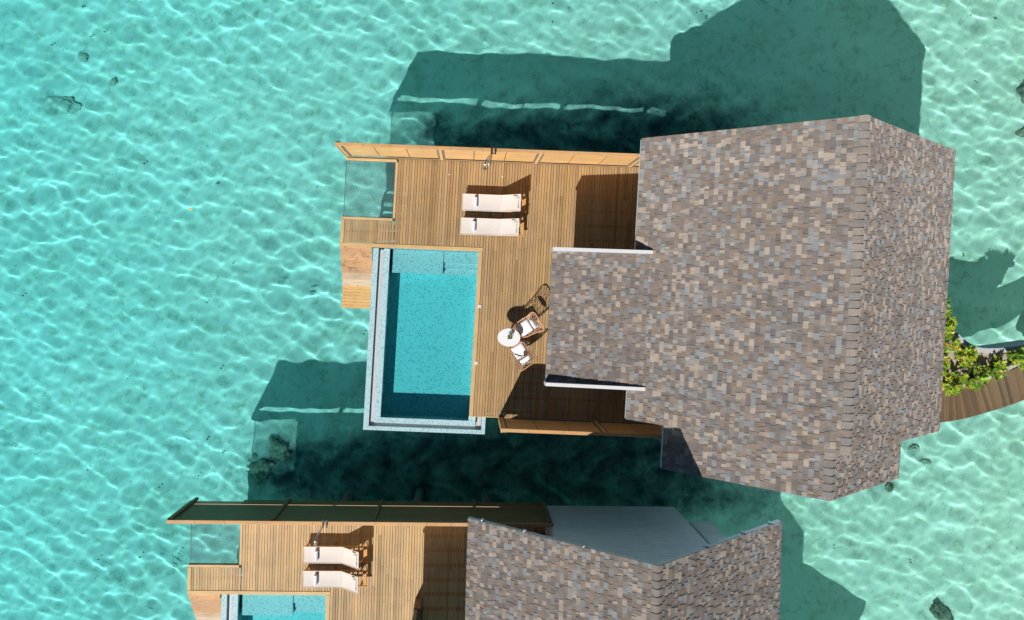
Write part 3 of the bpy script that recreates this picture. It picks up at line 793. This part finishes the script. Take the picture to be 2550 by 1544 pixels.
lg = build_lounger(); tw = build_towel()
LSP = [(1, 4.28, 1.685, 0.0, 'cream sling lounger nearest the tan fence on the upper deck'),
       (1, 4.265, .845, 0.0, 'cream sling lounger beside the pool edge on the upper deck'),
       (2, 4.185, 1.57, 0.0, 'cream sling lounger nearest the shower on the lower deck'),
       (2, 4.185, .72, 0.0, 'cream sling lounger nearer the bottom edge on the lower deck')]
TL = ['white rolled towel on the lounger nearest the tan fence', 'white rolled towel on the upper deck lounger beside the pool',
      'white rolled towel on the lounger nearest the lower shower', 'white rolled towel on the lowest lounger']
for i, (v, x, y, a, lb) in enumerate(LSP):
    o = lg if i == 0 else copy_tree(lg)
    m = frame(v) @ Matrix.Translation((x+K*y, y, .003)) @ Matrix.Rotation(a, 4, 'Z'); o.matrix_world = m
    tag(o, lb, 'sun lounger', 'sun loungers on the decks')
    t = tw if i == 0 else copy_tree(tw)
    t.matrix_world = m @ Matrix.Translation((.46, random.uniform(-.01, .01), .322)) @ Matrix.Rotation(random.uniform(-.05, .05), 4, 'Z')
    tag(t, TL[i], 'towel', 'rolled towels on the loungers')

# ------------------------------------------------------------------ table, chairs, plant
F1 = frame(1)
tb = empty('dining_table', (6.15+K*-2.97, -2.97, 0), 0, F1, 'oval white table between the two rattan chairs', 'table')
mb = MB(); mb.lathe([(.96, .712), (1.0, .718), (1.0, .736), (.985, .742)], 48, 0, 0, .395, .315); mb.build('table_top', M['table'], tb)
mb = MB(); mb.tube([(0,0,.02), (0,0,.71)], .03, 14); mb.lathe([(.09,.695),(.12,.71)], 20); mb.build('pedestal', M['table'], tb)
mb = MB(); mb.lathe([(.24, .002), (.24, .012), (.06, .03)], 28); mb.build('base', M['table'], tb)
pl = empty('potted_plant', (6.175+K*-2.93, -2.93, .744), 0, F1, 'tiny green plant in a pot on the oval white table', 'plant')
mb = MB(); mb.lathe([(.03, 0), (.042, .07), (.036, .071), (.032, .05)], 18); mb.build('pot', M['white'], pl)
def leaf(mb, p, d, up, L, W, col):
    """a leaf blade: pointed oval, folded on its midrib, drooping at the tip"""
    p = Vector(p); d = Vector(d).normalized(); s = d.cross(Vector(up)).normalized(); n = s.cross(d)
    a = p; b1 = p+d*L*.45+s*W/2+n*.012*L*8*.1; b2 = p+d*L*.45-s*W/2+n*.012*L*8*.1; m = p+d*L*.5-n*W*.12
    m2 = p+d*L*.78+n*0; c1 = p+d*L*.78+s*W*.38-n*L*.02; c2 = p+d*L*.78-s*W*.38-n*L*.02; e = p+d*L-n*L*.12
    mb.add([a, b1, c1, e, c2, b2, m, m2], [(0,1,6), (1,2,7,6), (2,3,7), (3,4,7), (4,5,6,7), (5,0,6)], col, True)
mb = MB()
for k in range(70):
    a = random.uniform(0, 6.28); el = random.uniform(.2, 1.4); r = random.uniform(0, .03); L = random.uniform(.035, .065)
    z = .06+random.uniform(0, .16); q = random.uniform(.02, .07)
    leaf(mb, (q*math.cos(a), q*math.sin(a), z), (math.cos(a)*math.cos(el), math.sin(a)*math.cos(el), math.sin(el)), (0,0,1), L, L*.55, tuple(x*random.uniform(.7, 1.2) for x in (.07,.17,.03)))
for k in range(14):
    a = random.uniform(0, 6.28); q = random.uniform(.02, .06); mb.tube([(0,0,.05), (q*math.cos(a), q*math.sin(a), random.uniform(.1, .2))], .002, 4, (.07,.12,.03))
mb.build('foliage', M['leaf'], pl)

def build_chair():
    root = empty('rattan_chair')
    # rim of the shell: y forward, one smooth closed loop
    half = [(0, .33, .47), (.14, .325, .47), (.24, .29, .475), (.295, .2, .50), (.305, .05, .58), (.31, -.1, .67), (.335, -.25, .78), (.375, -.37, .88), (.36, -.45, .94), (.27, -.485, .985), (.14, -.48, 1.0), (0, -.47, 1.0)]
    # smooth by subdivision
    def chaikin(P, it=2):
        for _ in range(it):
            Q = [P[0]]
            for a, b in zip(P[:-1], P[1:]):
                Q += [tuple(lerp(a[i], b[i], .25) for i in range(3)), tuple(lerp(a[i], b[i], .75) for i in range(3))]
            P = Q+[P[-1]]
        return P
    h = chaikin(half); rim = h+[(-x, y, z) for x, y, z in reversed(h[1:-1])]
    mb = MB(); mb.tube(rim, .0165, 8, closed=True)
    # seat ring
    n = len(rim); ring = []
    for k in range(n):
        x, y, z = rim[k]; a = math.atan2(x, y-.02); ring.append((.235*math.sin(a), .02+.235*math.cos(a), .40))
    mb.tube(ring, .011, 6, closed=True)
    mb.build('rim', M['rattan'], root)
    mb = MB()
    def surf(k, t):
        k0 = int(k) % n; k1 = (k0+1) % n; f = k-int(k)
        a = Vector(rim[k0]).lerp(Vector(rim[k1]), f); b = Vector(ring[k0]).lerp(Vector(ring[k1]), f)
        p = b.lerp(a, t); c = Vector((0, 0, 0)); out = Vector((b.x, b.y-.02, 0)).normalized()*.05*math.sin(math.pi*t)-Vector((0,0,.05*math.sin(math.pi*t)))
        return p+out
    # looped weave: overlapping arches climbing from ring to rim
    N = 24; st = n/N
    for k in range(N):
        k0 = k*st
        for (ta, tb_) in ((0, .52), (.48, 1.0)):
            pts = [surf(k0+st*1.5*q, lerp(ta, tb_, math.sin(q*math.pi/2))) for q in np.linspace(0, 1, 6)]
            mb.tube(pts, .0065, 5, caps=False)
            pts = [surf(k0-st*1.5*q, lerp(ta, tb_, math.sin(q*math.pi/2))) for q in np.linspace(0, 1, 6)]
            mb.tube(pts, .0065, 5, caps=False)
    for t in (.5, .97): mb.tube([surf(k*.5, t) for k in range(2*n)], .007, 5, closed=True)
    for x in np.linspace(-.2, .2, 9):
        w = math.sqrt(.235**2-x*x); mb.tube([(x, .02-w, .40), (x, .02+w, .40)], .008, 5)
    mb.build('woven_shell', M['weave'], root)
    for sx in (-1, 1):
        for sy in (-1, 1):
            mb = MB(); mb.tube([(sx*.16, .02+sy*.16, .395), (sx*.25, .02+sy*.24, .004)], .012, 8); mb.build('leg', M['rattan'], root)
    mb = MB(); mb.tube([(-.2, -.16, .22), (.2, .2, .22)], .008, 6); mb.tube([(.2, -.16, .235), (-.2, .2, .235)], .008, 6); mb.build('stretcher', M['rattan'], root)
    mb = MB(); mb.cushion(0, .06, .455, .46, .46, .09, n=7, e=6); mb.build('seat_cushion', M['cushion'], root)
    return root
ch = build_chair()
rotp = Matrix.Rotation(R(42), 3, 'X')
mb = MB(); mb.cushion(0, 0, 0, .38, .27, .12, rot=rotp, n=6); pw = mb.build('pillow', M['cushion'])
# (x, y, facing) : facing = direction of the front
def face(px, py): return math.atan2(-px, py)
CH = [(6.75, -2.60, (-.83, -.56), 'rattan chair above the oval table, seat half in shade', 'white pillow in the chair above the oval table'),
      (6.60, -3.50, (-.58, .81), 'rattan chair below the oval table, lit seat cushion', 'white pillow in the chair below the oval table')]
for i, (x, y, d, lb, pb) in enumerate(CH):
    o = ch if i == 0 else copy_tree(ch); m = F1 @ Matrix.Translation((x+K*y, y, .002)) @ Matrix.Rotation(face(*d), 4, 'Z'); o.matrix_world = m
    tag(o, lb, 'chair', 'rattan chairs at the oval table')
    q = pw if i == 0 else copy_tree(pw); q.matrix_world = m @ Matrix.Translation((0, -.29, .72)) @ Matrix.Rotation(.05*(1-2*i), 4, 'Y'); tag(q, pb, 'pillow', 'pillows on the rattan chairs')

# ------------------------------------------------------------------ entrance walkway, planter and shrubs on the landward side
def curve(pts, n=8):
    out = []; P = [pts[0]]+pts+[pts[-1]]
    for i in range(1, len(P)-2):
        for k in range(n):
            t = k/n; a, b, c, d = P[i-1], P[i], P[i+1], P[i+2]
            out.append(tuple(.5*((2*b[j])+(-a[j]+c[j])*t+(2*a[j]-5*b[j]+4*c[j]-d[j])*t*t+(-a[j]+3*b[j]-3*c[j]+d[j])*t**3) for j in range(2)))
    return out+[pts[-1]]
WIN = [(17.5, -4.55), (19.5, -4.52), (21.67, -4.30), (22.7, -4.02), (24.57, -3.30), (26.5, -2.25), (28.5, -.8)]   # inner edge
WOUT = [(17.5, -5.55), (19.7, -5.58), (21.70, -5.46), (23.1, -5.12), (24.9, -4.42), (27.0, -3.25), (29.2, -1.7)]
def build_walk(v):
    org = (22, -4.6, 0); root = empty('walkway', org, 0, frame(v)); root['kind'] = 'structure'
    A, B = curve(WIN, 60), curve(WOUT, 60); mb = MB(org, True)
    tot = sum(math.dist(A[i], A[i+1]) for i in range(len(A)-1)); n = int(tot/.128)
    def atl(Q, t):
        f = t*(len(Q)-1); i = min(int(f), len(Q)-2); return tuple(lerp(Q[i][j], Q[i+1][j], f-i) for j in range(2))
    for k in range(n):
        t0, t1 = (k+.09)/n, (k+.91)/n; a0, a1, b0, b1 = atl(A, t0), atl(A, t1), atl(B, t0), atl(B, t1)
        c = wcol(lin(116,96,73), .30, .06); z = random.uniform(-.003, 0)
        mb.hexa([(*b0, -.03), (*b1, -.03), (*a1, -.03), (*a0, -.03), (*b0, z), (*b1, z), (*a1, z), (*a0, z)], c)
    mb.build('walkway_boards', M['board'], root)
    mb = MB(org, True)
    for k in range(0, len(A)-1, 6):
        e = min(k+6, len(A)-1)
        for (Q, s) in ((A, -.06), (B, .06)):
            p, q = Q[k], Q[e]; mb.hexa([(p[0],p[1],-.3), (q[0],q[1],-.3), (q[0],q[1]+s,-.3), (p[0],p[1]+s,-.3), (p[0],p[1],-.034), (q[0],q[1],-.034), (q[0],q[1]+s,-.034), (p[0],p[1]+s,-.034)], (.12,.09,.06))
    mb.build('bearer', M['boardx'], root)
    return root
build_walk(1)
PIN = [(19.0, -4.50), (21.33, -4.27), (22.35, -4.02), (23.1, -3.75), (23.85, -3.36), (24.25, -3.16), (24.60, -2.98)]   # along the walkway
POUT = [(20.3, -.2), (21.25, -1.2), (21.45, -1.9), (21.8, -2.45), (22.45, -2.84), (23.2, -2.88), (24.1, -2.74), (24.85, -2.60)]
PIN2 = [(19.0, -5.6), (21.0, -5.6), (22.5, -5.7), (23.7, -5.75)]
POUT2 = [(19.5, -2.2), (20.8, -2.7), (22.2, -3.4), (24.3, -4.75)]  # unseen lower planter, outline shaped for the shadow it casts
def build_planter(v):
    org = (22, -3.5, .0)
    lab = {1: 'curved pale concrete planter wall beside the entrance walkway, filled with shrubs', 2: 'curved concrete planter of the lower villa added beyond the frame, shaped to cast the shadow at lower right'}[v]
    root = empty('planter', org, 0, frame(v), lab, 'planter', 'curved planters by the villa entrances'); mb = MB(org, True)
    def wall(Q, w, z0, z1):
        n = len(Q); off = []
        for i in range(n):
            a, b = Q[max(i-1, 0)], Q[min(i+1, n-1)]; d = Vector((b[0]-a[0], b[1]-a[1])).normalized(); off.append((Q[i][0]-d.y*w, Q[i][1]+d.x*w))
        vs = [(*p, z) for z in (z0, z1) for p in Q]+[(*p, z) for z in (z0, z1) for p in off]
        fs = []
        for i in range(n-1):
            fs += [(i, i+1, n+i+1, n+i), (2*n+i+1, 2*n+i, 3*n+i, 3*n+i+1), (n+i, n+i+1, 3*n+i+1, 3*n+i), (i+1, i, 2*n+i, 2*n+i+1)]
        fs += [(0, n, 3*n, 2*n), (n-1, 3*n-1, 4*n-1, 2*n-1)]
        mb.add(vs, fs)
    A, B = (curve(PIN, 8), curve(POUT, 8)) if v == 1 else (curve(PIN2, 8), curve(POUT2, 8))
    wall(A, .12, -.4, .46); wall(B, .16, -.55, .44)
    mb.build('planter_wall', M['concrete'], root)
    mb = MB(org, True); poly = A+B[::-1]
    n = len(poly)
    # bed of soil as strips between the two walls
    m = 30
    def atl(Q, t):
        f = t*(len(Q)-1); i = min(int(f), len(Q)-2); return tuple(lerp(Q[i][j], Q[i+1][j], f-i) for j in range(2))
    vs = []; fs = []
    for i in range(m+1):
        a, b = atl(A, i/m), atl(B, i/m)
        for j in range(6): t = j/5; vs.append((lerp(a[0], b[0], t), lerp(a[1], b[1], t)+(.13 if j == 0 else (.02 if j == 5 else 0)), .26+.05*math.sin(i*1.7+j*2.1)))
    for i in range(m):
        for j in range(5): a = i*6+j; fs.append((a, a+1, a+7, a+6))
    mb.add(vs, fs, (1,1,1), True); mb.build('soil', M['soil'], root)
    return root
build_planter(1); build_planter(2)

# unseen slab added beyond the frame, shaped to throw a shadow on the sand
cn = empty('shadow_slab', (20.4, -4.4, 0), 0, frame(2), 'added flat slab beyond the frame, shaped to throw its shadow on the sand', 'shadow slab')
mb = MB((20.4, -4.4, 0), True); mb.prism([(19.95, -2.45), (20.95, -3.75), (20.95, -5.7), (19.95, -5.7)], 2.2, 2.32); mb.build('shadow_slab_top', M['concrete'], cn)
for x, y in ((20.8, -4.0), (20.8, -5.5)):
    mb = MB((20.4, -4.4, 0), True); mb.box(x-.05, x+.05, y-.05, y+.05, -.3, 2.197); mb.build('post', M['concrete'], cn)

def build_shrub(x, y, r, h, seed, label, v=1):
    rs = random.Random(seed); root = empty('shrub', (x+K*y, y, .27), 0, frame(v), label, 'shrub', 'leafy shrubs in the planter')
    lm, sm = MB(), MB()
    for k in range(int(34*r/.45)):
        a = rs.uniform(0, 6.28); q = r*math.sqrt(rs.random()); z = h*(1-.5*(q/r)**2)*rs.uniform(.35, 1.0)
        tip = Vector((q*math.cos(a), q*math.sin(a), z)); sm.tube([(rs.uniform(-.03, .03), rs.uniform(-.03, .03), 0), tip*.5+Vector((0,0,z*.1)), tip], [.010, .007, .004], 5, caps=False)
        g = rs.random(); base = (.42, .58, .045) if g < .5 else ((.22,.38,.04) if g < .85 else (.62,.58,.06))
        for j in range(rs.randint(6, 10)):
            t = j*2.4+rs.uniform(-.3, .3); el = rs.uniform(.05, .9); d = Vector((math.cos(t)*math.cos(el), math.sin(t)*math.cos(el), math.sin(el)))
            L = rs.uniform(.11, .19); c = tuple(u*rs.uniform(.7, 1.25) for u in base)
            leaf(lm, tip-d*.01, d, (0,0,1), L, L*.40, c)
    lm.build('foliage', M['leaf'], root); sm.build('stem', M['stem'], root); return root
SH = [(21.05, -1.35, .30, .75, 'small shrub at the top tip of the planter against the roof edge'),
      (21.15, -1.95, .38, .70, 'shrub along the roof edge, second from the planter tip'),
      (21.35, -2.60, .42, .65, 'dense shrub where the planter wall bends away from the roof'),
      (21.15, -3.30, .36, .55, 'low shrub against the roof edge beside bare pale soil'),
      (22.05, -3.05, .36, .55, 'shrub overhanging the inner curve of the planter wall'),
      (21.55, -3.95, .40, .62, 'shrub in the lower planter corner beside the walkway and roof'),
      (22.45, -3.72, .42, .65, 'broad shrub at the middle of the walkway side'),
      (23.15, -3.42, .34, .60, 'shrub leaning over the walkway side wall, right of the broad one'),
      (23.75, -3.05, .34, .80, 'tall round-leaved shrub near the right edge'),
      (24.45, -2.90, .30, .60, 'shrub cut by the right edge of the picture')]
for i, (x, y, r, h, lb) in enumerate(SH): build_shrub(x, y, r, h, 50+i, lb)

# everything that can lie under water or behind pool water receives the light bent by the ripples
for o in C.objects:
    if o.type == 'MESH' and o.name.split('.')[0] in ('seabed', 'rock', 'coral_head', 'leaf_litter', 'piling', 'pool_floor', 'pool_wall', 'bench', 'pool_steps', 'post'):
        o.cycles.is_caustics_receiver = True
